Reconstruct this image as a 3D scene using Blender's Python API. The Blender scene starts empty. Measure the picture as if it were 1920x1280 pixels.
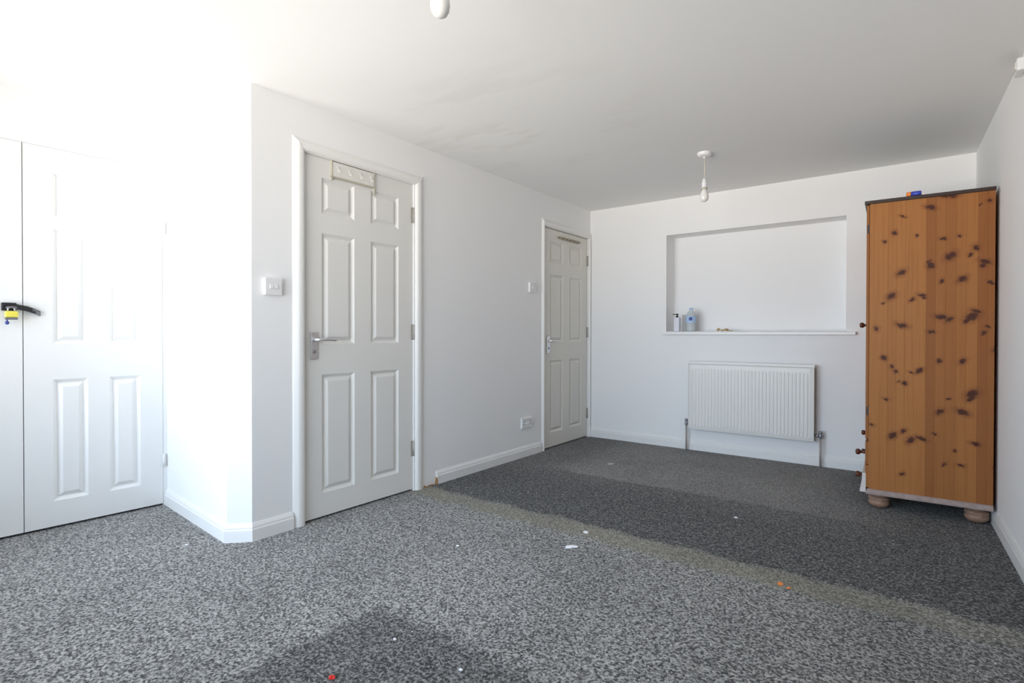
import bpy, bmesh, math, random
from mathutils import Matrix, Vector
random.seed(7)
scene = bpy.context.scene
COL = scene.collection

# ------------------------------------------------------------------ camera
cam_d = bpy.data.cameras.new('camera')
cam = bpy.data.objects.new('camera', cam_d); COL.objects.link(cam)
cam_d.sensor_width = 36.0
cam_d.lens = 999.97 / 1920 * 36.0
cam_d.shift_x = -29.04 / 1920
cam_d.shift_y = -4.90 / 1920
cam_d.clip_start = 0.05
cam.matrix_world = Matrix(((0.808371, -0.00626, 0.58864, 2.6474),
                           (0.58867, 0.005709, -0.808353, 0.0),
                           (0.0017, 0.999964, 0.0083, 1.0225),
                           (0, 0, 0, 1)))
scene.camera = cam

# ------------------------------------------------------------------ light
SKY = 15.2
world = bpy.data.worlds.new('overcast_sky'); scene.world = world
world.use_nodes = True
wt = world.node_tree; bg = wt.nodes['Background']; bg.inputs[1].default_value = SKY
_tc = wt.nodes.new('ShaderNodeTexCoord'); _sx = wt.nodes.new('ShaderNodeSeparateXYZ'); _rp = wt.nodes.new('ShaderNodeValToRGB'); _mr = wt.nodes.new('ShaderNodeMapRange')
wt.links.new(_tc.outputs['Generated'], _sx.inputs[0]); wt.links.new(_sx.outputs[2], _mr.inputs[0]); _mr.inputs[1].default_value = -1; _mr.inputs[2].default_value = 1
wt.links.new(_mr.outputs[0], _rp.inputs[0]); wt.links.new(_rp.outputs[0], bg.inputs[0])
_rp.color_ramp.elements[0].position = 0.42; _rp.color_ramp.elements[0].color = (1.0, 0.945, 0.875, 1)      # pale sunlit ground
_rp.color_ramp.elements[1].position = 0.54; _rp.color_ramp.elements[1].color = (0.47, 0.575, 0.70, 1)       # bright overcast sky

H, L = 2.257, 4.704                       # ceiling height, back wall
FRONT = -0.90                             # wall with the window, behind the camera
WIN = (-0.90, 2.20, 0.35, 2.12)           # window opening x0 x1 z0 z1

def portal(name, loc, rot, sx, sz):
    d = bpy.data.lights.new(name, 'AREA'); d.shape = 'RECTANGLE'; d.size = sx; d.size_y = sz
    d.cycles.is_portal = True
    o = bpy.data.objects.new(name, d); COL.objects.link(o); o.location = loc; o.rotation_euler = rot
portal('window_portal', ((WIN[0] + WIN[1]) / 2, FRONT - 0.16, (WIN[2] + WIN[3]) / 2), (math.radians(90), 0, 0), WIN[1] - WIN[0], WIN[3] - WIN[2])

vs = scene.view_settings
scene.display_settings.display_device = 'sRGB'
vs.view_transform = 'Standard'; vs.look = 'None'; vs.exposure = 0.0; vs.gamma = 1.0; vs.use_curve_mapping = False
scene.cycles.use_denoising = True
scene.cycles.max_bounces = 12; scene.cycles.diffuse_bounces = 8
scene.cycles.sample_clamp_indirect = 8.0
scene.cycles.caustics_reflective = False; scene.cycles.caustics_refractive = False

# ------------------------------------------------------------------ materials
class N:
    """small node helper"""
    def __init__(s, name):
        s.m = bpy.data.materials.new(name); s.m.use_nodes = True
        s.t = s.m.node_tree; s.b = s.t.nodes['Principled BSDF']
    def new(s, typ, **kw):
        n = s.t.nodes.new(typ)
        for k, v in kw.items(): setattr(n, k, v)
        return n
    def link(s, a, b): s.t.links.new(a, b)
    def val(s, sock, v):
        if hasattr(v, 'is_output'): s.link(v, sock)
        else: sock.default_value = v
    def math(s, op, a, b=0.0, c=0.0, clamp=False):
        n = s.new('ShaderNodeMath', operation=op); n.use_clamp = clamp
        s.val(n.inputs[0], a); s.val(n.inputs[1], b); s.val(n.inputs[2], c)
        return n.outputs[0]
    def mix(s, f, a, b):
        n = s.new('ShaderNodeMix', data_type='RGBA')
        s.val(n.inputs[0], f)
        for i, v in ((6, a), (7, b)):
            if hasattr(v, 'is_output'): s.link(v, n.inputs[i])
            else: n.inputs[i].default_value = (*v, 1) if len(v) == 3 else v
        return n.outputs[2]
    def noise(s, vec, scale, detail=2.0, rough=0.5):
        n = s.new('ShaderNodeTexNoise'); n.inputs['Scale'].default_value = scale
        n.inputs['Detail'].default_value = detail; n.inputs['Roughness'].default_value = rough
        if vec is not None: s.link(vec, n.inputs['Vector'])
        return n
    def ramp(s, v, lo, hi):
        n = s.new('ShaderNodeMapRange'); n.interpolation_type = 'SMOOTHSTEP'
        s.val(n.inputs[0], v); n.inputs[1].default_value = lo; n.inputs[2].default_value = hi
        return n.outputs[0]
    def mapping(s, vec, scale):
        n = s.new('ShaderNodeMapping'); n.inputs['Scale'].default_value = scale; s.link(vec, n.inputs[0]); return n.outputs[0]
    def coord(s, kind='Object'): return s.new('ShaderNodeTexCoord').outputs[kind]
    def bump(s, h, strength, dist):
        n = s.new('ShaderNodeBump'); n.inputs['Strength'].default_value = strength; n.inputs['Distance'].default_value = dist
        s.link(h, n.inputs['Height']); s.link(n.outputs[0], s.b.inputs['Normal'])

def paint(name, c, rough=0.5, var=0.03, scale=14.0, bump=0.05, metal=0.0, dist=0.002):
    n = N(name); P = n.coord()
    t = n.noise(P, scale, 3.0)
    dark = tuple(max(0, x * (1 - var)) for x in c); lite = tuple(min(1, x * (1 + var)) for x in c)
    n.link(n.mix(t.outputs[0], dark, lite), n.b.inputs['Base Color'])
    n.b.inputs['Roughness'].default_value = rough; n.b.inputs['Metallic'].default_value = metal
    if bump: n.bump(n.noise(P, scale * 12, 2.0).outputs[0], bump, dist)
    return n.m

M = {}
M['wall'] = paint('white_emulsion', (0.87, 0.87, 0.87), 0.85, 0.012, 3.0, 0.12)
M['gloss'] = paint('white_gloss_paint', (0.83, 0.83, 0.82), 0.35, 0.015, 6.0, 0.04)
M['door'] = paint('satin_door_paint', (0.785, 0.775, 0.745), 0.42, 0.015, 6.0, 0.05)
M['door_aged'] = paint('yellowed_door_paint', (0.73, 0.715, 0.66), 0.42, 0.02, 6.0, 0.05)
M['jamb'] = paint('yellowed_frame_paint', (0.85, 0.845, 0.825), 0.4, 0.02, 8.0, 0.05)
M['plastic'] = paint('white_plastic', (0.80, 0.80, 0.80), 0.3, 0.01, 20.0, 0.0)
M['plastic_old'] = paint('ivory_plastic', (0.72, 0.70, 0.64), 0.4, 0.02, 20.0, 0.0)
M['rad'] = paint('radiator_enamel', (0.80, 0.795, 0.765), 0.35, 0.01, 10.0, 0.02)
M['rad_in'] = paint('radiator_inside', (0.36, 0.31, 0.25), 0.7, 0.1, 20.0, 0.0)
M['chrome'] = paint('satin_chrome', (0.78, 0.78, 0.80), 0.38, 0.05, 30.0, 0.0, 1.0)
M['steel'] = paint('dull_steel', (0.50, 0.48, 0.44), 0.55, 0.1, 40.0, 0.0, 0.3)
M['copper'] = paint('painted_copper_pipe', (0.42, 0.37, 0.32), 0.45, 0.15, 30.0, 0.0, 0.2)
M['valve'] = paint('grey_valve_metal', (0.30, 0.30, 0.33), 0.35, 0.1, 30.0, 0.0, 0.6)
M['black'] = paint('black_plastic', (0.012, 0.012, 0.013), 0.4, 0.2, 30.0, 0.1)
M['black_worn'] = paint('worn_black_plate', (0.16, 0.16, 0.17), 0.45, 0.3, 60.0, 0.1)
M['yellow'] = paint('yellow_plastic', (0.80, 0.70, 0.10), 0.4, 0.05, 30.0, 0.0)
M['khaki'] = paint('khaki_metal', (0.33, 0.30, 0.22), 0.5, 0.15, 40.0, 0.0)
M['cream'] = paint('cream_metal', (0.50, 0.47, 0.38), 0.45, 0.1, 40.0, 0.0)
M['rackplate'] = paint('cream_plate_paint', (0.765, 0.755, 0.715), 0.4, 0.02, 20.0, 0.0)
M['cord'] = paint('cream_flex', (0.62, 0.58, 0.48), 0.5, 0.05, 40.0, 0.0)
M['bulb'] = paint('pearl_bulb_glass', (0.80, 0.79, 0.76), 0.15, 0.02, 20.0, 0.0)
M['orange'] = paint('orange_plastic', (0.85, 0.26, 0.05), 0.45, 0.1, 40.0, 0.0)
M['red'] = paint('red_plastic', (0.75, 0.03, 0.02), 0.4, 0.1, 40.0, 0.0)
M['blue'] = paint('blue_plastic', (0.035, 0.06, 0.42), 0.35, 0.2, 60.0, 0.0)
M['paper'] = paint('white_paper', (0.86, 0.86, 0.90), 0.8, 0.03, 60.0, 0.1)
M['block'] = paint('grey_block', (0.42, 0.41, 0.41), 0.6, 0.05, 40.0, 0.0)
M['pump'] = paint('lilac_white_plastic', (0.68, 0.68, 0.76), 0.35, 0.02, 30.0, 0.0)
M['label'] = paint('pale_blue_label', (0.42, 0.60, 0.85), 0.45, 0.15, 60.0, 0.0)
M['logo'] = paint('navy_label_mark', (0.03, 0.05, 0.28), 0.45, 0.1, 60.0, 0.0)
M['tan'] = paint('tan_crumbs', (0.46, 0.35, 0.20), 0.8, 0.5, 90.0, 0.3)
M['rawwood'] = paint('raw_split_wood', (0.30, 0.15, 0.05), 0.85, 0.5, 60.0, 0.3)
M['dark'] = paint('dark_void', (0.03, 0.03, 0.025), 0.9, 0.1, 10.0, 0.0)
M['lint'] = paint('lint', (0.75, 0.72, 0.70), 0.9, 0.2, 300.0, 0.0)
M['pinefoot'] = paint('worn_turned_pine', (0.30, 0.185, 0.125), 0.5, 0.45, 38.0, 0.1)
M['knob'] = paint('dark_stained_knob', (0.10, 0.028, 0.012), 0.3, 0.3, 60.0, 0.0)
M['plinth'] = paint('worn_plinth', (0.34, 0.26, 0.235), 0.6, 0.35, 45.0, 0.2)
M['plinth_pale'] = paint('bare_plinth_front', (0.66, 0.62, 0.58), 0.6, 0.1, 45.0, 0.1)
M['cornice'] = paint('dark_stained_cornice', (0.035, 0.018, 0.011), 0.4, 0.3, 40.0, 0.0)

# ceiling: white, with broad brush marks of a repaired patch of paint
n = N('ceiling_paint'); P = n.coord()
a = n.noise(n.mapping(P, (0.8, 2.6, 1)), 1.6, 3.0, 0.6)
sep = n.new('ShaderNodeSeparateXYZ'); n.link(P, sep.inputs[0])
dx = n.math('MULTIPLY', n.math('SUBTRACT', sep.outputs[0], 0.60), 0.9)
dy = n.math('SUBTRACT', sep.outputs[1], 2.55)
rr = n.math('SQRT', n.math('ADD', n.math('MULTIPLY', dx, dx), n.math('MULTIPLY', dy, dy)))
mask = n.math('SUBTRACT', 1.0, n.ramp(rr, 0.35, 1.1))
f = n.math('MULTIPLY', mask, n.ramp(a.outputs[0], 0.47, 0.58))
n.link(n.mix(f, (0.855, 0.855, 0.85), (0.815, 0.807, 0.79)), n.b.inputs['Base Color'])
n.b.inputs['Roughness'].default_value = 0.9
n.bump(n.noise(P, 30.0, 3.0).outputs[0], 0.08, 0.003)
M['ceiling'] = n.m

# carpet: grey twist pile, with darker unworn areas where furniture stood and a worn seam
n = N('grey_twist_carpet'); P = n.coord()
sep = n.new('ShaderNodeSeparateXYZ'); n.link(P, sep.inputs[0])
wob = n.noise(P, 7.0, 3.0, 0.6)
wsep = n.new('ShaderNodeSeparateColor'); n.link(wob.outputs['Color'], wsep.inputs[0])
X = n.math('ADD', sep.outputs[0], n.math('MULTIPLY', n.math('SUBTRACT', wsep.outputs[0], 0.5), 0.10))
Y = n.math('ADD', sep.outputs[1], n.math('MULTIPLY', n.math('SUBTRACT', wsep.outputs[1], 0.5), 0.10))
def band(v, lo, hi, s): return n.math('MULTIPLY', n.ramp(v, lo - s, lo + s), n.math('SUBTRACT', 1.0, n.ramp(v, hi - s, hi + s)))
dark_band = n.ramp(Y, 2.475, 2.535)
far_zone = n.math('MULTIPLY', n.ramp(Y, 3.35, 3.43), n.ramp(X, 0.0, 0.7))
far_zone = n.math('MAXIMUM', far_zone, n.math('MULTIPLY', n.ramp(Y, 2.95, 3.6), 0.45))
patch = n.math('MULTIPLY', band(Y, -1.0, 1.30, 0.035), band(X, 1.02, 2.25, 0.035))
seam = n.math('MULTIPLY', band(Y, 2.335, 2.50, 0.03), n.math('SUBTRACT', 1.0, n.math('MULTIPLY', n.ramp(X, 2.3, 3.0), 0.55)))
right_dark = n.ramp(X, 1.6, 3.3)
tuft = n.new('ShaderNodeTexVoronoi'); tuft.inputs['Scale'].default_value = 140.0; n.link(P, tuft.inputs['Vector'])
tsep = n.new('ShaderNodeSeparateColor'); n.link(tuft.outputs['Color'], tsep.inputs[0])
fine = n.noise(P, 95.0, 3.0, 0.7)
clump = n.noise(P, 34.0, 3.0, 0.65)
fleck = n.math('ADD', n.math('MULTIPLY', tsep.outputs[0], 0.50), n.math('MULTIPLY', n.ramp(fine.outputs[0], 0.32, 0.68), 0.50))
speck = n.math('ADD', fleck, n.math('MULTIPLY', n.math('SUBTRACT', clump.outputs[0], 0.5), 0.55))
blotch = n.noise(P, 2.2, 3.0)
base = n.mix(n.ramp(speck, 0.16, 0.92), (0.055, 0.0537, 0.0525), (0.555, 0.544, 0.528))
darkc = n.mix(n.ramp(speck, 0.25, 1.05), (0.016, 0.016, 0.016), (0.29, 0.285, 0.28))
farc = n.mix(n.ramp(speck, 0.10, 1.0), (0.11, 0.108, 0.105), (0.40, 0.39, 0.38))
seamc = n.mix(n.ramp(speck, 0.10, 1.0), (0.13, 0.126, 0.102), (0.42, 0.40, 0.33))
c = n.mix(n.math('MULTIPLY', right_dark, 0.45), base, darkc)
c = n.mix(n.math('MULTIPLY', patch, 0.72), c, darkc)
c = n.mix(seam, c, seamc)
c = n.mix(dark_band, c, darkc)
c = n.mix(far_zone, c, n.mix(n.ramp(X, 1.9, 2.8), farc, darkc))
c = n.mix(n.math('MULTIPLY', n.ramp(blotch.outputs[0], 0.42, 0.72), 0.30), c, darkc)
n.link(c, n.b.inputs['Base Color']); n.b.inputs['Roughness'].default_value = 1.0
n.b.inputs['Specular IOR Level'].default_value = 0.05
n.b.inputs['Sheen Weight'].default_value = 0.15
n.bump(speck, 0.8, 0.006)
M['carpet'] = n.m

# knotty pine: grain along z, every stave its own tone, knots at their places (wardrobe coordinates)
KNOTS = [(0.119,1.61,.0095),(0.073,1.562,.0071),(0.156,1.701,.0079),(0.223,1.583,.0055),(0.283,1.736,.0126),(0.34,1.554,.0079),(0.41,1.564,.0063),(0.374,1.458,.0174),(0.481,1.494,.0118),(0.458,1.458,.0079),(0.288,1.41,.0126),(0.278,1.434,.0079),(0.52,1.415,.0126),(0.511,1.397,.0095),(0.152,1.379,.0142),(0.426,1.327,.0142),(0.335,1.32,.0085),(0.546,1.301,.0079),(0.106,1.247,.0158),(0.068,1.208,.0065),(0.202,1.223,.0095),(0.247,1.246,.0095),(0.26,1.233,.0063),(0.333,1.124,.0142),(0.37,1.108,.0126),(0.466,1.122,.019),(0.484,1.152,.0118),(0.446,1.099,.0118),(0.157,1.079,.0142),(0.035,1.059,.0095),(0.293,1.042,.0095),(0.516,1.034,.0095),(0.533,1.068,.0063),(0.563,0.948,.0111),(0.378,1.79,.0142),(0.345,1.788,.0095),(0.497,1.723,.0047),(0.535,1.737,.0079),(0.073,0.89,.0107),(0.11,0.841,.0075),(0.129,0.814,.0075),(0.24,0.822,.0128),(0.201,0.812,.0065),(0.145,0.756,.0064),(0.173,0.747,.0086),(0.084,0.653,.0075),(0.326,0.879,.0086),(0.429,0.882,.0118),(0.47,0.704,.0183),(0.462,0.678,.0118),(0.369,0.671,.0065),(0.333,0.599,.0128),(0.432,0.603,.015),(0.117,0.442,.015),(0.167,0.474,.0096),(0.203,0.424,.014),(0.251,0.441,.0125),(0.311,0.473,.0060),(0.484,0.439,.0107),(0.354,0.31,.0086),(0.164,0.227,.0086),(0.424,0.315,.0086),(0.57,0.321,.0096),(0.399,0.39,.0060),(0.015,0.496,.0064)]
def pine(name, knots):
    n = N(name); P = n.coord()
    oi = n.new('ShaderNodeObjectInfo').outputs['Random']
    off = n.new('ShaderNodeVectorMath', operation='ADD')
    n.link(P, off.inputs[0]); cmb = n.new('ShaderNodeCombineXYZ')
    n.link(n.math('MULTIPLY', oi, 5.0), cmb.inputs[0]); n.link(n.math('MULTIPLY', oi, 9.0), cmb.inputs[2]); n.link(cmb.outputs[0], off.inputs[1])
    g = n.noise(n.mapping(off.outputs[0], (70, 70, 1.6)), 1.0, 4.0, 0.6)
    g2 = n.noise(n.mapping(off.outputs[0], (9, 9, 1.1)), 1.0, 3.0, 0.5)
    tone = n.math('ADD', n.math('MULTIPLY', oi, 0.75), n.math('MULTIPLY', g2.outputs[0], 0.4))
    c = n.mix(n.ramp(tone, 0.1, 0.9), (0.275, 0.100, 0.029), (0.385, 0.158, 0.046))
    c = n.mix(n.math('MULTIPLY', n.ramp(g.outputs[0], 0.45, 0.75), 0.45), c, (0.24, 0.082, 0.022))
    if knots:
        w = n.noise(P, 46.0, 3.0, 0.6)
        wv = n.new('ShaderNodeVectorMath', operation='MULTIPLY_ADD')
        n.link(w.outputs['Color'], wv.inputs[0]); wv.inputs[1].default_value = (0.034, 0, 0.030)
        pa = n.new('ShaderNodeVectorMath', operation='ADD'); n.link(P, pa.inputs[0]); pa.inputs[1].default_value = (-0.017, 0, -0.015)
        n.link(pa.outputs[0], wv.inputs[2])
        fl = n.new('ShaderNodeVectorMath', operation='MULTIPLY'); n.link(wv.outputs[0], fl.inputs[0]); fl.inputs[1].default_value = (1, 0, 1)
        acc = None; TR = []
        for (ang, sa, sb) in ((0, .9, .9), (35, .75, 1.15), (-10, .62, 1.25), (40, .8, 1.25), (-20, .60, 1.3)):     # knots are cut at many angles
            ca, sn = math.cos(math.radians(ang)), math.sin(math.radians(ang))
            rows = ((ca * sa, 0, sn * sa), (-sn * sb, 0, ca * sb))
            cb = n.new('ShaderNodeCombineXYZ')
            for k_, rw in zip((0, 2), rows):
                dt = n.new('ShaderNodeVectorMath', operation='DOT_PRODUCT'); n.link(fl.outputs[0], dt.inputs[0]); dt.inputs[1].default_value = rw
                n.link(dt.outputs['Value'], cb.inputs[k_])
            TR.append((cb.outputs[0], rows))
        for i_, (kx, kz, r) in enumerate(knots):
            src, rows = TR[(i_ * 7 + int(kz * 50)) % 5]
            d = n.new('ShaderNodeVectorMath', operation='DISTANCE'); n.link(src, d.inputs[0])
            d.inputs[1].default_value = (rows[0][0] * kx + rows[0][2] * kz, 0, rows[1][0] * kx + rows[1][2] * kz)
            v = n.math('MULTIPLY_ADD', d.outputs['Value'], -1.0 / (r * 1.6), 1.0)
            acc = v if acc is None else n.math('MAXIMUM', acc, v)
        c = n.mix(n.math('MULTIPLY', n.ramp(acc, -0.8, 0.3), 0.55), c, (0.19, 0.064, 0.022))
        c = n.mix(n.math('MULTIPLY', n.ramp(acc, 0.06, 0.58), 0.90), c, (0.050, 0.014, 0.011))
    n.link(c, n.b.inputs['Base Color']); n.b.inputs['Roughness'].default_value = 0.5; n.b.inputs['Specular IOR Level'].default_value = 0.22
    n.bump(g.outputs[0], 0.12, 0.001)
    return n.m
M['pine_knots'] = pine('knotty_pine', KNOTS)
M['pine'] = pine('stained_pine', [(0.2, 0.6, .012), (0.05, 1.3, .012)])

n = N('clear_bottle_plastic'); P = n.coord()
n.b.inputs['Base Color'].default_value = (0.86, 0.94, 0.98, 1); n.b.inputs['Roughness'].default_value = 0.15
n.b.inputs['Transmission Weight'].default_value = 0.45; n.b.inputs['IOR'].default_value = 1.12
n.bump(n.noise(P, 40.0).outputs[0], 0.1, 0.002); M['clear'] = n.m

n = N('window_glass')
mixs = n.new('ShaderNodeMixShader'); tr = n.new('ShaderNodeBsdfTransparent'); gl = n.new('ShaderNodeBsdfGlossy'); gl.inputs['Roughness'].default_value = 0.02
fr = n.new('ShaderNodeFresnel'); n.link(fr.outputs[0], mixs.inputs[0]); n.link(tr.outputs[0], mixs.inputs[1]); n.link(gl.outputs[0], mixs.inputs[2])
n.link(mixs.outputs[0], n.t.nodes['Material Output'].inputs['Surface']); M['glass'] = n.m

# ------------------------------------------------------------------ mesh helpers
class MB:
    def __init__(s): s.v = []; s.f = []; s.smooth = []
    def add(s, vs, fs, smooth=False):
        o = len(s.v); s.v += [tuple(v) for v in vs]; s.f += [tuple(i + o for i in f) for f in fs]; s.smooth += [smooth] * len(fs)
        return s
    def box(s, x0, x1, y0, y1, z0, z1):
        v = [(x0,y0,z0),(x1,y0,z0),(x1,y1,z0),(x0,y1,z0),(x0,y0,z1),(x1,y0,z1),(x1,y1,z1),(x0,y1,z1)]
        return s.add(v, [(0,3,2,1),(4,5,6,7),(0,1,5,4),(1,2,6,5),(2,3,7,6),(3,0,4,7)])
    def prism(s, pts, z0, z1):
        k = len(pts)
        v = [(x, y, z0) for x, y in pts] + [(x, y, z1) for x, y in pts]
        return s.add(v, [tuple(reversed(range(k))), tuple(range(k, 2 * k))] + [(i, (i + 1) % k, k + (i + 1) % k, k + i) for i in range(k)])
    def lathe(s, prof, seg=20, axis='z', o=(0, 0, 0)):
        """prof: list of (radius, height) ; axis z, x or y"""
        vs = []; fs = []
        for r, h in prof:
            for i in range(seg):
                a = 2 * math.pi * i / seg; p, q = r * math.cos(a), r * math.sin(a)
                v = (p, q, h) if axis == 'z' else ((h, p, q) if axis == 'x' else (q, h, p))
                vs.append((v[0] + o[0], v[1] + o[1], v[2] + o[2]))
        k = len(prof)
        for j in range(k - 1):
            for i in range(seg):
                fs.append((j * seg + i, j * seg + (i + 1) % seg, (j + 1) * seg + (i + 1) % seg, (j + 1) * seg + i))
        fs.append(tuple(reversed(range(seg)))); fs.append(tuple(range((k - 1) * seg, k * seg)))
        return s.add(vs, fs, True)
    def tube(s, pts, r, seg=10):
        pts = [Vector(p) for p in pts]; vs = []; fs = []; n = None
        for i, p in enumerate(pts):
            t = (pts[min(i + 1, len(pts) - 1)] - pts[max(i - 1, 0)]).normalized()
            if n is None: n = t.orthogonal().normalized()
            n = (n - t * n.dot(t)).normalized(); b = t.cross(n)
            for k in range(seg):
                a = 2 * math.pi * k / seg; vs.append(p + (n * math.cos(a) + b * math.sin(a)) * r)
        for i in range(len(pts) - 1):
            for k in range(seg): fs.append((i * seg + k, i * seg + (k + 1) % seg, (i + 1) * seg + (k + 1) % seg, (i + 1) * seg + k))
        fs.append(tuple(reversed(range(seg)))); fs.append(tuple(range((len(pts) - 1) * seg, len(pts) * seg)))
        return s.add(vs, fs, True)
    def sweep(s, path, prof, side=1):
        """moulding: profile (outward, z) swept along an xy path, mitred; outward = right of travel when side = 1"""
        P = [Vector((p[0], p[1], 0)) for p in path]; k = len(prof); vs = []; fs = []
        def nrm(a, b): d = (b - a).normalized(); return Vector((d.y, -d.x, 0)) * side
        for i, p in enumerate(P):
            n1 = nrm(P[i - 1], p) if i else nrm(p, P[i + 1]); n2 = nrm(p, P[i + 1]) if i < len(P) - 1 else n1
            m = (n1 + n2).normalized(); m = m / max(0.2, m.dot(n1))
            for (d, z) in prof: vs.append((p.x + m.x * d, p.y + m.y * d, z))
        for i in range(len(P) - 1):
            for j in range(k): fs.append((i * k + j, (i + 1) * k + j, (i + 1) * k + (j + 1) % k, i * k + (j + 1) % k))
        fs.append(tuple(range(k))); fs.append(tuple(reversed(range((len(P) - 1) * k, len(P) * k))))
        return s.add(vs, fs)
    def build(s, name, mat, parent=None, bevel=0.0, seg=2, loc=None):
        me = bpy.data.meshes.new(name); me.from_pydata(s.v, [], s.f)
        me.polygons.foreach_set('use_smooth', s.smooth)
        bm = bmesh.new(); bm.from_mesh(me); bmesh.ops.recalc_face_normals(bm, faces=bm.faces); bm.to_mesh(me); bm.free()
        me.materials.append(mat)
        o = bpy.data.objects.new(name, me); COL.objects.link(o)
        if parent is not None: o.parent = parent
        if loc is not None: o.location = loc
        if bevel:
            b = o.modifiers.new('edge', 'BEVEL'); b.width = bevel; b.segments = seg; b.limit_method = 'ANGLE'; b.angle_limit = math.radians(50)
        return o

def tag(o, label=None, cat=None, group=None, kind=None):
    if label: o['label'] = label
    if cat: o['category'] = cat
    if group: o['group'] = group
    if kind: o['kind'] = kind
    return o
def thing(name, label, cat, loc=(0, 0, 0), rotz=0.0, group=None):
    o = bpy.data.objects.new(name, None); o.empty_display_size = 0.05; COL.objects.link(o)
    o.location = loc; o.rotation_euler = (0, 0, rotz)
    return tag(o, label, cat, group)
def struct(o, label, cat): return tag(o, label, cat, kind='structure')
def copy_tree(o, parent=None):
    c = o.copy(); COL.objects.link(c); c.parent = parent
    for ch in o.children: copy_tree(ch, c)
    return c

# ------------------------------------------------------------------ room shell
XR = lambda y: 2.9704 + 0.0339 * (L - y)          # right wall, slightly splayed
AX = Matrix(((0.99904, 0.0437, 0, -1.0098), (-0.0437, 0.99904, 0, 0.6793), (0, 0, 1, 0), (0, 0, 0, 1)))   # closet wall frame: x out of the wall, y along it

struct(MB().add([(-1.5, -1.1, 0), (3.6, -1.1, 0), (3.6, 5.1, 0), (-1.5, 5.1, 0), (-1.5, -1.1, -.05), (3.6, -1.1, -.05), (3.6, 5.1, -.05), (-1.5, 5.1, -.05)],
                [(0,1,2,3),(7,6,5,4),(0,4,5,1),(1,5,6,2),(2,6,7,3),(3,7,4,0)]).build('floor', M['carpet']), 'grey twist pile carpet with darker unfaded areas and a worn seam', 'carpet floor')
struct(MB().box(-1.5, 3.6, -1.1, 5.1, H, H + 0.08).build('ceiling', M['ceiling']), 'white painted plaster ceiling with faint brush marks', 'ceiling')

D2 = (1.608, 2.376, 1.998)      # door opening y0 y1 top
D3 = (3.880, 4.664, 1.978)
wl = MB()
wl.box(-.12, 0, 1.325, D2[0], 0, H); wl.box(-.12, 0, D2[1], D3[0], 0, H); wl.box(-.12, 0, D3[1], L, 0, H)
wl.box(-.12, 0, D2[0], D2[1], D2[2], H); wl.box(-.12, 0, D3[0], D3[1], D3[2], H)
wl.box(-.13, -.12, 1.325, L, 0, H)  # backing sheet added behind the doorways to stop outside light leaking in
struct(wl.build('wall_left', M['wall']), 'white wall with the two panelled doors', 'wall')
struct(MB().prism([(-1.03, 1.315), (-.983, 1.312), (-.083, 1.244), (0, 1.325), (-.13, 1.325), (-.13, 1.42), (-1.03, 1.42)], 0, H).build('wall_return', M['wall']), 'bright white return wall with a chamfered corner beside the closet', 'wall')

# back wall with the blanked-off hatch recess
NX0, NX1, NZ0, NZ1, ND = 0.795, 2.217, 1.047, 1.931, 0.20
wb = MB()
wb.box(-.13, NX0, L, L + .3, 0, H); wb.box(NX1, 3.3, L, L + .3, 0, H)
wb.box(NX0, NX1, L, L + .3, 0, NZ0); wb.box(NX0, NX1, L, L + .3, NZ1, H); wb.box(NX0, NX1, L + ND, L + .3, NZ0, NZ1)
struct(wb.build('wall_back', M['wall']), 'white back wall with a shallow rectangular recess above the radiator', 'wall')
struct(MB().prism([(XR(-1.0), -1.0), (XR(L + .1), L + .1), (XR(L + .1) + .2, L + .1), (XR(-1.0) + .2, -1.0)], 0, H).build('wall_right', M['wall']), 'white right-hand wall behind the pine wardrobe', 'wall')
wf = MB()
wf.box(-1.3, WIN[0], FRONT - .2, FRONT, 0, H); wf.box(WIN[1], 3.4, FRONT - .2, FRONT, 0, H)
wf.box(WIN[0], WIN[1], FRONT - .2, FRONT, 0, WIN[2]); wf.box(WIN[0], WIN[1], FRONT - .2, FRONT, WIN[3], H)
struct(wf.build('wall_front', M['wall']), 'white wall with the window, behind the viewpoint', 'wall')
wa = MB()
wa.box(-.15, 0, -1.75, -.612, 0, H); wa.box(-.15, 0, .612, .66, 0, H); wa.box(-.15, 0, -.612, .612, 1.991, H); wa.box(-.16, -.15, -1.75, .66, 0, H); wa.box(-.06, -.0395, -.612, .612, .03, 1.991)  # last box: white backing added behind the closet doors to brighten their gaps
o = wa.build('wall_alcove', M['wall']); o.matrix_world = AX
struct(o, 'white wall around the closet doors at the far left', 'wall')

# window behind the camera
w1 = struct(thing('window_1', 'white framed window behind the viewpoint', 'window', ((WIN[0] + WIN[1]) / 2, FRONT - .1, WIN[2])), None, None)
ww, wh = WIN[1] - WIN[0], WIN[3] - WIN[2]
fm = MB()
fm.box(-ww/2, ww/2, -.03, .03, 0, .06); fm.box(-ww/2, ww/2, -.03, .03, wh - .06, wh)
for x in (-ww/2, -ww/6 - .03, ww/6 - .03, ww/2 - .06): fm.box(x, x + .06, -.03, .03, .06, wh - .06)
fm.build('window_frame', M['gloss'], w1, .004)
for i in range(3):
    x0 = -ww/2 + .06 + i * (ww/3 - .02)
    MB().box(max(-ww/2 + .06, -ww/2 + i*ww/3 + .03), min(ww/2 - .06, -ww/2 + (i+1)*ww/3 - .03), -.004, .004, .06, wh - .06).build('pane', M['glass'], w1)
MB().box(-ww/2 - .03, ww/2 + .03, .03, .20, -.03, 0).build('window_sill', M['gloss'], w1, .006)

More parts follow.
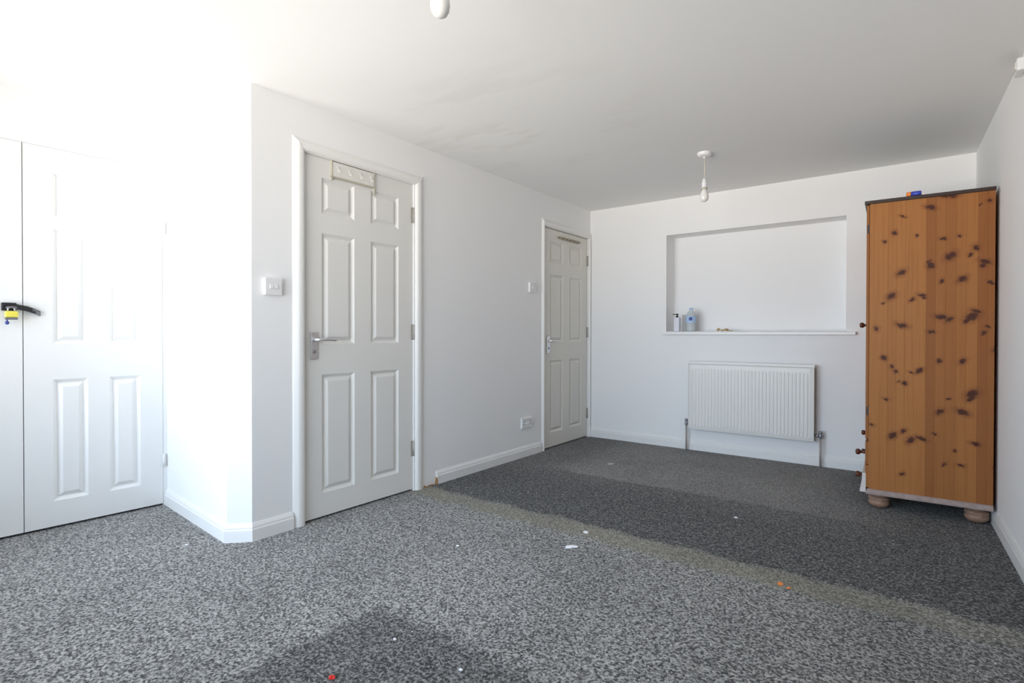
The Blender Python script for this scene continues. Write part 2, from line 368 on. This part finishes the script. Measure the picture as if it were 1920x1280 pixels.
# skirtings
SK = [(0, 0), (.016, 0), (.016, .052), (.0155, .058), (.012, .064), (.0125, .069), (.010, .076), (.006, .084), (.004, .088), (0, .088)]
struct(MB().sweep([(-.99, 1.3125), (-.083, 1.244), (0, 1.325), (0, 1.536)], SK).build('baseboard_alcove', M['gloss']), 'white moulded skirting wrapping the chamfered corner', 'skirting')
bl = struct(MB().sweep([(0, 2.574), (0, 3.826)], SK).build('baseboard_left', M['gloss']), 'white moulded skirting between the two doors with a broken raw end', 'skirting')
rb = MB()
rb.add([(.002,2.562,.0),(.017,2.564,.0),(.017,2.576,.0),(.002,2.576,.0),(.004,2.570,.036),(.0170,2.573,.030),(.0170,2.576,.046),(.002,2.576,.060),(.01,2.569,.022),(.016,2.568,.016)],
       [(0,1,9,8,4),(1,2,5,9),(2,6,5),(4,8,9,5),(4,5,6,7),(0,4,7,3),(0,3,2,1)])
tag(rb.build('broken_end', M['rawwood'], bl), 'splintered brown end of the skirting')
rc = MB()
for i in range(9):
    y = 2.462 + i * .010 + random.uniform(-.003, .003); h = random.uniform(.004, .012) + (.012 if i == 0 else 0); x1 = random.uniform(.006, .016)
    rc.add([(0, y, 0), (x1, y + .002, 0), (x1 * .8, y + .010, 0), (0, y + .011, 0), (0.001, y + .005, h)], [(0,1,4),(1,2,4),(2,3,4),(3,0,4),(3,2,1,0)])
tag(rc.build('splinter', M['rawwood'], bl), 'brown crumbs of raw wood where skirting is missing')
struct(MB().sweep([(.0, L), (2.9704, L)], SK).build('baseboard_back', M['gloss']), 'white moulded skirting below the radiator', 'skirting')
struct(MB().sweep([(XR(L - .02), L - .02), (XR(-.8), -.8)], SK).build('baseboard_right', M['gloss']), 'white moulded skirting along the right wall', 'skirting')

# architraves and linings
def casing(name, y0, y1, top, wl_, wr, label):
    """three mitred legs round an opening on the x = 0 wall, plus the lining; profile (across, proud)"""
    m = MB()
    prof = [(0, 0), (0, .007), (.004, .012), (.010, .016), (.018, .018), (.030, .018), (.038, .016), (.047, .011), (.055, .006), (.060, .002), (.060, 0)]
    def leg(P, Q, wP):                                      # P, Q: functions of across distance -> (y, z)
        k = len(prof); vs = []
        for F in (P, Q):
            for a, d in prof: y, z = F(a * wP / .06); vs.append((d, y, z))
        m.add(vs, [(j, (j + 1) % k, k + (j + 1) % k, k + j) for j in range(k)] + [tuple(reversed(range(k))), tuple(range(k, 2 * k))])
    if wl_: leg(lambda a: (y0 - a, 0), lambda a: (y0 - a, top + a), wl_)
    if wr: leg(lambda a: (y1 + a, 0), lambda a: (y1 + a, top + a * (.06 / wr if wr < .06 else 1)), wr)
    leg(lambda a: (y0 - a * wl_ / .06, top + a), lambda a: (y1 + a * max(wr, .03) / .06, top + a), .06)
    m.box(-.12, 0.0005, y0 - .001, y0 + .004, 0, top); m.box(-.12, 0.0005, y1 - .004, y1 + .001, 0, top); m.box(-.12, 0.0005, y0, y1, top - .004, top + .001)
    return struct(m.build(name, M['jamb']), label, 'door frame')
casing('trim_1', D2[0] - .004, D2[1] + .012, D2[2] + .002, .066, .066, 'cream-white moulded frame around the nearer door')
casing('trim_2', D3[0] - .004, D3[1] + .006, D3[2] + .002, .032, .030, 'cream-white narrow frame around the door in the far corner')

# ------------------------------------------------------------------ six-panel doors
def six_panel(name, w, h, mat, label, sx, pw, mull, rows, mw=None, parent_loc=(0, 0, 0)):
    """door leaf in its own frame: face at x = 0 looking +x, y across, z up; panels are moulded parts"""
    t = .040
    ys = [sx, sx + pw, sx + pw + mull, sx + 2 * pw + mull]; rects = [(a, b, z0, z1) for (z0, z1) in rows for (a, b) in ((ys[0], ys[1]), (ys[2], ys[3]))]
    Y = sorted({0, w, *ys}); Z = sorted({0, h, *[z for r in rows for z in r]})
    m = MB(); idx = {}
    vs = [(0, y, z) for z in Z for y in Y]; nY = len(Y); fs = []
    for i in range(len(Z) - 1):
        for j in range(nY - 1):
            if any(abs(Y[j] - r[0]) < 1e-6 and abs(Z[i] - r[2]) < 1e-6 for r in rects): continue
            fs.append((i * nY + j, i * nY + j + 1, (i + 1) * nY + j + 1, (i + 1) * nY + j))
    m.add(vs, fs)
    b = [(0, 0, 0), (0, w, 0), (0, w, h), (0, 0, h), (-t, 0, 0), (-t, w, 0), (-t, w, h), (-t, 0, h)]
    m.add(b, [(4,7,6,5),(0,4,5,1),(1,5,6,2),(2,6,7,3),(3,7,4,0)])
    leaf = struct(m.build(name, mat), label, 'door')
    for (a, bb, z0, z1) in rects:
        p = MB(); rings = [(0, 0), (.003, -.0025), (.016, -.0120), (.0195, -.0125), (.037, -.0025), (.041, -.001)]
        vs = []; fs = []
        for (i, d) in rings: vs += [(d, a + i, z0 + i), (d, bb - i, z0 + i), (d, bb - i, z1 - i), (d, a + i, z1 - i)]
        for k in range(len(rings) - 1):
            for j in range(4): fs.append((k*4 + j, k*4 + (j+1) % 4, k*4 + 4 + (j+1) % 4, k*4 + 4 + j))
        k = len(rings) - 1; fs.append((k*4, k*4+1, k*4+2, k*4+3))
        vs += [(-.02, a, z0), (-.02, bb, z0), (-.02, bb, z1), (-.02, a, z1)]; q = len(vs) - 4
        fs += [(q+3, q+2, q+1, q)] + [(j, q + j, q + (j+1) % 4, (j+1) % 4) for j in range(4)]
        p.add(vs, fs); p.build('panel', mat, leaf)
    return leaf
def hinge(parent, y, z, h=.10, mat='steel'):
    o = MB().lathe([(.0055, 0), (.0055, h)], 12, 'z', (.007, y, z)).box(-.001, .0022, y - .018, y, z, z + h).box(-.001, .0022, y, y + .010, z, z + h).build('hinge', M[mat], parent)
    return o
def lever_handle(parent, y, z, mat='chrome', plate=(.042, .150), k=1.0):
    hh = MB().box(0, .009, y - plate[0] / 2, y + plate[0] / 2, z - plate[1] * .72, z + plate[1] * .28).build('handle_plate', M[mat], parent, .003)
    lv = MB().lathe([(.012, 0), (.011, .008), (.009, .012), (.009, .048)], 16, 'x', (.008, y, z))
    lv.tube([(.050, y - .004, z), (.053, y + .012 * k, z), (.054, y + .04 * k, z + .001), (.054, y + .075 * k, z), (.053, y + .098 * k, z - .002), (.049, y + .108 * k, z - .003)], .0075)
    lv.build('lever', M['chrome'], hh)
    ky = MB().lathe([(.010, 0), (.010, .003), (.006, .0035)], 14, 'x', (.009, y, z - .065)); ky.build('thumb_turn', M['valve'], hh)
    return hh
ROWS = [(.128, .787), (.955, 1.570), (1.675, 1.876)]
door2 = six_panel('door_2', .760, 1.983, M['door'], 'off-white six-panel door with chrome lever in the left wall', .103, .213, .116, ROWS)
door2.location = (-.010, 1.612, .012)
lever_handle(door2, .052, .980)
for z in (.215, .975, 1.735): hinge(door2, .764, z)
door3 = six_panel('door_3', .772, 1.960, M['door_aged'], 'yellowish six-panel door in the far left corner beside the back wall', .105, .215, .120, [(.128, .780), (.945, 1.555), (1.660, 1.855)])
door3.location = (-.010, 3.886, .010)
lever_handle(door3, .075, .955, 'chrome', (.046, .150), .55)
for z in (.180, .985, 1.695): hinge(door3, .774, z)
CROWS = [(.132, .770), (.955, 1.562), (1.610, 1.853)]
door1 = six_panel('door_1', .608, 1.977, M['gloss'], 'bright white six-panel closet door next to the return wall', .112, .145, .094, CROWS)
door1.matrix_world = AX @ Matrix.Translation((.002, .002, .012))
for z in (.22, 1.60): hinge(door1, .611, z, .075, 'gloss')
door4 = six_panel('door_4', .608, 1.977, M['gloss'], 'white closet door cut off by the left edge, under the black hasp', .112, .145, .094, CROWS)
door4.matrix_world = AX @ Matrix.Translation((.002, -.6095, .012))

# hasp and padlock across the closet doors
hs = thing('hasp', 'black hasp screwed across the meeting edges of the white closet doors', 'hasp'); hs.matrix_world = AX @ Matrix.Translation((.003, 0, 1.10))
hp = MB(); K = [(-.082, .030, .072), (-.082, .033, .073), (-.030, .033, .073), (-.024, .032, .068)]
hp.box(0, .022, -.080, -.026, .036, .076)
hp.build('staple', M['black'], hs, .003)
arm = MB(); pts = [(-.030, .058), (-.010, .053), (.015, .048), (.040, .038), (.066, .024)]; vs = []; fs = []
for (y, z), x in zip(pts, (.024, .020, .017, .014, .008)):
    vs += [(x, y, z - .013), (x, y, z + .013), (x - .005, y, z + .013), (x - .005, y, z - .013)]
for i in range(len(pts) - 1):
    for j in range(4): fs.append((i*4 + j, i*4 + 4 + j, i*4 + 4 + (j+1) % 4, i*4 + (j+1) % 4))
fs += [(0,1,2,3), (19,18,17,16)]
arm.add(vs, fs).build('strap', M['black'], hs, .002)
MB().add([(.0145, .034, .029), (.0100, .064, .013), (.0090, .066, .032), (.0150, .036, .050), (.0115, .034, .029), (.006, .064, .013), (.005, .066, .032), (.0115, .036, .050)],
         [(0,1,2,3),(7,6,5,4),(0,4,5,1),(1,5,6,2),(2,6,7,3),(3,7,4,0)]).build('end_plate', M['black_worn'], hs)
MB().tube([(.022, -.062, .050), (.034, -.060, .052), (.036, -.044, .053), (.034, -.030, .052), (.022, -.028, .050)], .0045).build('eye', M['black_worn'], hs)
pdl = thing('padlock', 'small yellow padlock with its key hanging from the black hasp', 'padlock'); pdl.matrix_world = AX @ Matrix.Translation((.030, -.045, 1.10))
MB().box(-.010, .012, -.025, .024, .002, .034).build('body', M['yellow'], pdl, .007, 3)
MB().box(-.009, .011, -.024, .022, -.009, .003).build('base', M['black_worn'], pdl, .002)
MB().tube([(.0, -.013, .032), (.0, -.013, .046), (.0, -.006, .054), (.0, .004, .054), (.0, .011, .046), (.0, .011, .032)], .0032).build('shackle', M['chrome'], pdl)
MB().lathe([(.0025, -.008), (.0025, -.016), (.007, -.018), (.0085, -.025), (.006, -.031), (.002, -.033)], 12, 'z', (.0, -.016, 0)).build('key', M['logo'], pdl)

# over-door hook racks
rk = thing('hook_rack', 'cream flat hook rack hung over the top of the nearer door', 'hook rack', (-.009, 1.772, 1.885))
MB().box(.004, .008, .006, .288, .025, .105).build('plate', M['rackplate'], rk, .001)
for y in (0, .290): MB().box(.0, .010, y, y + .006, -.018 if y else .0, .112).build('side_bar', M['cream'], rk)
MB().box(.002, .012, 0, .296, .016, .023).build('bottom_rail', M['cream'], rk)
MB().box(-.045, .008, .0, .296, .1105, .1125).build('door_strap', M['cream'], rk)
hk0 = None
for i in range(4):
    if hk0 is None:
        hk0 = MB().tube([(.008, 0, .080), (.016, 0, .078), (.020, 0, .060), (.026, 0, .046), (.036, 0, .048), (.040, 0, .058)], .0022, 8).build('hook', M['rackplate'], rk); o = hk0
    else:
        o = hk0.copy(); COL.objects.link(o); o.parent = rk
    o.location = (0, .035 + i * .075, 0)
rk2 = thing('hook_rail', 'khaki hook rail across the top of the far corner door', 'hook rack', (-.009, 4.115, 1.905))
MB().box(.0, .010, 0, .380, -.002, .014).build('rail', M['khaki'], rk2, .002)
for y in (.05, .33): MB().box(-.003, .0015, y, y + .014, .014, .062).build('strap', M['rackplate'], rk2)
h0 = None
for i in range(6):
    if h0 is None: h0 = MB().lathe([(.011, .008), (.012, .016), (.012, .026), (.007, .032)], 12, 'x').build('peg', M['khaki'], rk2); o = h0
    else: o = h0.copy(); COL.objects.link(o); o.parent = rk2
    o.location = (0, .03 + i * .064, .006)

# ------------------------------------------------------------------ switches and socket
def switch_plate(name, y, z, w, label, rockers, cat, depth=.019):
    t = thing(name, label, cat, (0, y, z))
    MB().box(0, depth - .008, -w/2, w/2, -.043, .043).build('back_box', M['plastic'], t, .003)
    MB().box(depth - .008, depth, -w/2, w/2, -.043, .043).build('face_plate', M['plastic'], t, .003)
    for ry in rockers:
        MB().add([(depth, ry - .0085, -.012), (depth, ry + .0085, -.012), (depth + .006, ry + .0085, -.009), (depth + .006, ry - .0085, -.009), (depth, ry - .0085, .012), (depth, ry + .0085, .012), (depth + .001, ry + .0085, .011), (depth + .001, ry - .0085, .011)],
                 [(0,1,2,3),(3,2,6,7),(7,6,5,4),(0,3,7,4),(1,5,6,2)]).build('rocker', M['plastic'], t)
    return t
switch_plate('light_switch', 1.428, 1.263, .088, 'white double light switch between the chamfered corner and nearer door', (-.012, .012), 'switch')
switch_plate('light_switch', 3.690, 1.420, .088, 'small white light switch beside the far corner door', (0,), 'switch', .019)
sk = switch_plate('wall_socket', 3.612, .281, .146, 'white double socket above the skirting near the far door', (-.012, .012), 'socket', .018)
for y in (-.042, .042):
    m = MB()
    m.box(.0175, .0186, y - .003, y + .003, .008, .020); m.box(.0175, .0186, y - .014, y - .008, -.012, -.007); m.box(.0175, .0186, y + .008, y + .014, -.012, -.007)
    m.build('socket_holes', M['dark'], sk)

# ------------------------------------------------------------------ recess shelf
MB_ = MB().box(.772, 2.284, L - .045, L - .0005, 1.024, 1.047).box(NX0 + .001, NX1 - .001, L - .01, L + ND - .001, 1.0475, 1.0525)
sh = tag(MB_.build('recess_shelf', M['gloss'], None, .003), 'long white board forming the shelf of the wall recess', 'shelf')

# ------------------------------------------------------------------ radiator
rx0, rx1, rz0, rz1, yf = 1.040, 2.018, .200, .790, L - .098
rd = thing('radiator', 'white ribbed panel radiator on the back wall under the recess', 'radiator', (0, 0, 0))
prof = [(rx0, .004)]; x = rx0 + .022; pitch = .0272
while x + pitch < rx1 - .018:
    prof += [(x, .0), (x + .006, -.0042), (x + pitch * .5 - .001, -.0042), (x + pitch * .5 + .005, 0)]; x += pitch
prof += [(x, 0), (rx1, .004)]
m = MB(); zs = [(rz0, .006, 0), (rz0 + .030, 0, 0), (rz0 + .046, 0, 1), (rz1 - .075, 0, 1), (rz1 - .058, 0, 0), (rz1 - .028, 0, 0), (rz1 - .020, .006, 0)]
vs = []; fs = []; k = len(prof)
for (z, b, fl) in zs: vs += [(px, yf + b + (pd if (fl or pd > 0) else 0), z) for px, pd in prof]
for i in range(len(zs) - 1):
    for j in range(k - 1): fs.append((i*k + j, i*k + j + 1, (i+1)*k + j + 1, (i+1)*k + j))
m.add(vs, fs)
m.box(rx0 + .002, rx1 - .002, yf + .006, yf + .016, rz0 + .003, rz1 - .022)
m.build('front_panel', M['rad'], rd)
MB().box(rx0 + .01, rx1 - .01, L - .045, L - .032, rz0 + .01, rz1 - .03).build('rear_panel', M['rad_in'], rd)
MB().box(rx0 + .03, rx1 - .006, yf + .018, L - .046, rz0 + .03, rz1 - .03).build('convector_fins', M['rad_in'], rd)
m = MB().box(rx0 - .002, rx1 + .002, yf - .003, yf + .010, rz1 - .018, rz1).box(rx0 - .002, rx1 + .002, L - .046, L - .030, rz1 - .018, rz1)
for i in range(24):
    a = rx0 + .02 + i * (rx1 - rx0 - .05) / 23; m.box(a, a + .012, yf + .01, L - .046, rz1 - .006, rz1 - .002)
m.build('top_grille', M['rad'], rd)
MB().box(rx0 - .004, rx0 - .001, yf, L - .030, rz0 + .01, rz1 - .02).build('side_panel', M['rad'], rd)
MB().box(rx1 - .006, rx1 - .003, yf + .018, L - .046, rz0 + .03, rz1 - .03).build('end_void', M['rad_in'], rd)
for x in (rx0 + .15, rx1 - .15): MB().box(x - .015, x + .015, L - .031, L - .0005, rz0 + .08, rz1 - .1).build('bracket', M['steel'], rd)
for s, x, e in ((-1, rx0 - .032, rx0), (1, rx1 + .040, rx1)):
    z = .243
    v = MB().tube([(e - s * .004, L - .06, z), (x, L - .06, z)], .010)
    v.lathe([(.011, -.020), (.013, -.016), (.013, .012), (.010, .018), (.012, .020), (.013, .034), (.009, .038)], 14, 'z', (x, L - .06, z))
    v.build('valve', M['valve'], rd)
    MB().tube([(x, L - .06, 0.0), (x, L - .06, z - .018)], .0075).build('pipe', M['copper'], rd)

# ------------------------------------------------------------------ pine wardrobe
WD, WL, WH = .560, .960, 1.810
wd = thing('wardrobe', 'tall knotty pine wardrobe on bun feet in the right corner', 'wardrobe', (2.425, 3.722, 0), .030)
ST = [0, .090, .131, .171, .268, .309, .353, .399, .442, .490, .530, WD]
zb, zt = .118, 1.790
rs = random.Random(5)
for i in range(len(ST) - 1):
    d = rs.uniform(0, .0008)
    MB().box(ST[i] + .0001, ST[i + 1] - .0001, d, .018, zb, zt).build('plank', M['pine_knots'], wd, .0004, 1)
MB().box(0, WD, WL - .018, WL, zb, zt).build('far_side', M['pine'], wd)
MB().box(WD - .006, WD, .018, WL - .018, zb, zt).build('back_board', M['pine'], wd)
MB().box(.002, WD - .006, .018, WL - .018, .395, .410).box(.002, WD - .006, .018, WL - .018, zb, zb + .016).build('inner_shelf', M['pine'], wd)
MB().box(-.026, WD + .002, -.006, WL + .004, zt, WH).build('cornice', M['cornice'], wd, .003)
pm = MB().sweep([(WD, WL), (0, WL), (0, 0), (WD, 0)], [(0, .088), (.012, .088), (.013, .098), (.008, .106), (.007, .115), (0, .118)], 1)
pm.build('plinth', M['plinth'], wd)
MB().box(0, WD, 0, WL, .092, zb).build('bottom_board', M['plinth'], wd)
tag(MB().add([(-.042,.004,.094),(-.012,.004,.094),(-.012,WL-.006,.094),(-.042,WL-.006,.094),(-.042,.004,.108),(-.012,.004,.205),(-.012,WL-.006,.205),(-.042,WL-.006,.108),(-.034,.004,.135),(-.034,WL-.006,.135),(-.030,.004,.205),(-.030,WL-.006,.205)],[(0,3,2,1),(0,4,7,3),(4,8,9,7),(8,10,11,9),(10,5,6,11),(5,1,2,6),(0,1,5,10,8,4),(3,7,9,11,6,2)]).build('front_apron', M['plinth_pale'], wd), 'pale worn strip along the foot of the front')
ft = [(.030, .092), (.034, .086), (.034, .076), (.030, .070), (.046, .066), (.054, .058), (.055, .050), (.051, .046), (.053, .038), (.055, .028), (.051, .016), (.040, .006), (.030, 0)]
ft.reverse()
f0 = MB().lathe(ft, 24).build('bun_foot', M['pinefoot'], wd)
for i, (x, y) in enumerate(((.052, .075), (.500, .075), (.052, WL - .075), (.500, WL - .075))):
    o = f0 if i == 0 else f0.copy()
    if i: COL.objects.link(o); o.parent = wd
    o.location = (x, y, 0)
def wknob(parent, y, z, s=1.0, x0=-.018):
    pr = [(.012, 0), (.009, -.006), (.0068, -.014), (.0075, -.024), (.0155, -.031), (.0178, -.039), (.015, -.047), (.006, -.051)]
    MB().lathe([(r * s, h * s) for r, h in pr], 16, 'x', (x0, y, z)).build('knob', M['knob'], parent)
for (y0, y1, ky) in ((.004, WL/2 - .001, WL/2 - .035), (WL/2 + .001, WL - .004, WL/2 + .035)):
    dr = MB().box(-.016, -.001, y0, y0 + .07, .412, 1.786).box(-.016, -.001, y1 - .07, y1, .412, 1.786).box(-.016, -.001, y0 + .07, y1 - .07, .412, .50).box(-.016, -.001, y0 + .07, y1 - .07, 1.69, 1.786).box(-.010, -.003, y0 + .07, y1 - .07, .50, 1.69)
    dr = dr.build('door', M['pine'], wd, .002)
    wknob(dr, ky, 1.088, 1.0, -.016)
    for z in (.55, 1.62):
        MB().box(-.012, .0, y0 - .003 if y0 < .1 else y1, y0 if y0 < .1 else y1 + .003, z, z + .05).build('hinge', M['cornice'], dr)
for z0, z1, kz in ((.258, .392, .312), (.122, .254, .176)):
    w = MB().box(-.016, .10, .006, WL - .006, z0, z1).build('drawer', M['pine'], wd, .003)
    for y in (.095, WL - .095): wknob(w, y, kz, 1.05, -.016)

# tube on the wardrobe
tb = thing('glue_tube', 'small blue tube with orange cap lying on top of the wardrobe', 'tube', (2.632, 3.748, WH + .0145), -.03)
MB().lathe([(.010, -.012), (.0142, -.010), (.0145, .020), (.0142, .034), (.009, .036)], 18, 'x').build('body', M['blue'], tb)
MB().lathe([(.008, -.034), (.0135, -.033), (.0140, -.014), (.013, -.012)], 18, 'x').build('cap', M['orange'], tb)

# ------------------------------------------------------------------ things in the recess
ST_Z = 1.0525
pb = thing('pump_bottle', 'slim white pump bottle with a black head at the recess corner', 'bottle', (.886, L + .035, ST_Z))
MB().box(-.026, .026, -.020, .020, 0, .128).build('body', M['pump'], pb, .006, 3)
m = MB().lathe([(.014, .128), (.014, .138), (.006, .140), (.006, .150), (.013, .152), (.013, .160)], 16).box(-.040, .010, -.005, .005, .152, .159)
m.build('pump_head', M['black'], pb)
tag(MB().box(-.032, .032, -.024, .024, 0, .150).build('block', M['block'], None, .001, 1, (.950, L + .105, ST_Z)), 'slim grey block standing between the pump bottle and water bottle', 'block')  # plain grey block, kind of object not identified
bt = thing('water_bottle', 'clear plastic water bottle with a pale blue label on the recess shelf', 'bottle', (1.012, L + .04, ST_Z))
MB().lathe([(.030, 0), (.041, .004), (.0425, .012), (.040, .028), (.0425, .040), (.040, .052), (.0425, .064), (.0425, .140), (.040, .152), (.030, .172), (.018, .186), (.0145, .190), (.0145, .196)], 28).build('body', M['clear'], bt)
MB().lathe([(.0165, .194), (.0168, .196), (.0168, .210), (.015, .212)], 24).build('cap', M['label'], bt)
m = MB(); seg = 28; vs = []; fs = []
for z in (.078, .136):
    for i in range(seg): a = 2*math.pi*i/seg; vs.append((.0432*math.cos(a), .0432*math.sin(a), z))
for i in range(seg): fs.append((i, (i+1) % seg, seg + (i+1) % seg, seg + i))
m.add(vs, fs, True).build('label', M['label'], bt)
vs = []; fs = []
for j in range(7):
    for i in range(9):
        a = math.radians(-78) + (i - 4) * .085; z = .112 + (j - 3) * .0055; vs.append((.0438*math.cos(a), .0438*math.sin(a), z))
for j in range(6):
    for i in range(8):
        if ((i - 3.5) / 4) ** 2 + ((j - 2.5) / 3) ** 2 < 1.05: fs.append((j*9 + i, j*9 + i + 1, (j+1)*9 + i + 1, (j+1)*9 + i))
MB().add(vs, fs, True).build('label_mark', M['logo'], bt)
def lump(name, mat, r, sz, seed, sub=1, parent=None, loc=None):
    bm = bmesh.new(); bmesh.ops.create_icosphere(bm, subdivisions=sub, radius=1.0); rr = random.Random(seed)
    for v in bm.verts:
        k = rr.uniform(.6, 1.15); v.co = Vector((v.co.x * r * k, v.co.y * sz[0] * k, (v.co.z * k + .9) * sz[1]))
    lo = min(v.co.z for v in bm.verts)
    for v in bm.verts: v.co.z -= lo
    me = bpy.data.meshes.new(name); bm.to_mesh(me); bm.free(); me.materials.append(mat)
    o = bpy.data.objects.new(name, me); COL.objects.link(o)
    if parent: o.parent = parent
    if loc: o.location = loc
    return o
sc_ = thing('plaster_crumb', 'little tan and brown crumbled scrap on the recess shelf', 'scrap', (1.31, L + .03, ST_Z))
for i, (x, r, h) in enumerate(((-.052, .020, .014), (-.018, .016, .010), (.010, .018, .013), (.030, .014, .009), (.056, .014, .004))):
    lump('crumb', M['tan'], r, (.010, h), 20 + i, 2, sc_, (x, 0, 0))

# ------------------------------------------------------------------ pendant lights
def pendant(label, loc):
    t = thing('pendant_light', label, 'lamp', loc, 0, 'bare bulb pendants')
    MB().lathe([(.026, -.026), (.040, -.022), (.047, -.012), (.049, -.002), (.049, 0)], 28).lathe([(.010, -.034), (.013, -.026)], 14).build('ceiling_rose', M['plastic'], t)
    MB().tube([(0, 0, -.030), (.001, 0, -.10), (0, 0, -.178)], .0038, 8).build('cord', M['cord'], t)
    MB().lathe([(.008, -.172), (.013, -.180), (.015, -.196), (.0175, -.200), (.0175, -.236)], 20).build('lamp_holder', M['plastic'], t)
    tag(MB().lathe([(.021, -.238), (.021, -.244), (.0195, -.247)], 20).build('shade_ring', M['cream'], t), 'cream ring')
    MB().lathe([(.013, -.244), (.015, -.252), (.021, -.262), (.0268, -.280), (.0285, -.296), (.0265, -.312), (.020, -.324), (.011, -.330), (.003, -.3315)], 24).build('bulb', M['bulb'], t)
    return t
pendant('white bare bulb pendant hanging near the back wall', (1.478, 3.647, H))
pendant('white bare bulb pendant cut off by the top edge', (1.545, 1.088, H))

# small fitting high on the right wall
wfx = thing('wall_fitting', 'small white plastic fitting high on the right wall under the ceiling', 'sensor', (XR(3.17), 3.17, 2.195))
MB().box(-.030, .0, -.055, .045, -.028, .028).build('housing', M['plastic'], wfx, .008, 3)
MB().box(-.034, -.029, -.035, .025, -.016, .016).build('cover', M['plastic_old'], wfx, .003)

# ------------------------------------------------------------------ scraps on the carpet
def scrap(name, loc, r, ry, h, mat, label, cat, rot, seed):
    o = lump(name, M[mat], r, (ry, h), seed, 2, None, (loc[0], loc[1], .0)); o.rotation_euler = (0, 0, rot)
    return tag(o, label, cat)
scrap('paper_scrap', (1.316, 2.182), .036, .014, .006, 'paper', 'largest white paper scrap lying on the carpet in front of the seam', 'scrap', .75, 1)
scrap('paper_scrap', (1.282, 2.386), .016, .013, .006, 'paper', 'white paper scrap lying on the worn carpet seam', 'scrap', .2, 2)
scrap('plastic_scrap', (2.206, 2.363), .011, .009, .007, 'orange', 'larger orange plastic scrap on the carpet seam, to the left of its pair', 'scrap', .1, 3)
scrap('plastic_scrap', (2.240, 2.348), .009, .006, .005, 'orange', 'smaller orange plastic scrap on the carpet seam, to the right of its pair', 'scrap', .4, 4)
scrap('plastic_scrap', (1.254, .931), .011, .008, .006, 'red', 'tiny red plastic scrap at the bottom edge on the dark carpet patch', 'scrap', .5, 5)
scrap('paper_scrap', (1.842, 3.085), .012, .008, .004, 'paper', 'white speck on the dark carpet band in front of the wardrobe', 'scrap', 0, 6)
scrap('paper_scrap', (.707, 3.783), .030, .010, .003, 'paper', 'pale scrap on the far carpet in front of the corner door', 'scrap', .8, 7)
scrap('paper_scrap', (1.245, 1.174), .007, .005, .004, 'paper', 'white speck on the back part of the dark carpet patch', 'scrap', 0, 8)
scrap('paper_scrap', (1.535, 1.185), .008, .005, .004, 'paper', 'white speck on the front right part of the dark carpet patch', 'scrap', 0, 9)
scrap('paper_scrap', (-.198, 1.109), .010, .006, .004, 'paper', 'white speck beside the skirting of the return wall', 'scrap', 0, 10)
scrap('paper_scrap', (.867, 1.876), .009, .007, .004, 'paper', 'white speck on the carpet in front of the nearer door', 'scrap', 0, 11)
# fine lint nobody could count
m = MB(); rr = random.Random(3)
for i in range(150):
    x, y = rr.uniform(-.6, 2.9), rr.uniform(.5, 4.4)
    if x > 2.4 and y > 3.6 or (x < .05 and y > 1.2): continue
    s = rr.uniform(.0012, .0032)
    m.add([(x - s, y - s, .001), (x + s, y - s * .7, .001), (x + s * .6, y + s, .001), (x - s * .8, y + s * .8, .001), (x, y, .004)], [(0,1,4),(1,2,4),(2,3,4),(3,0,4),(3,2,1,0)])
tag(m.build('lint', M['lint']), 'pale specks of lint scattered over the grey carpet', 'lint', kind='stuff')
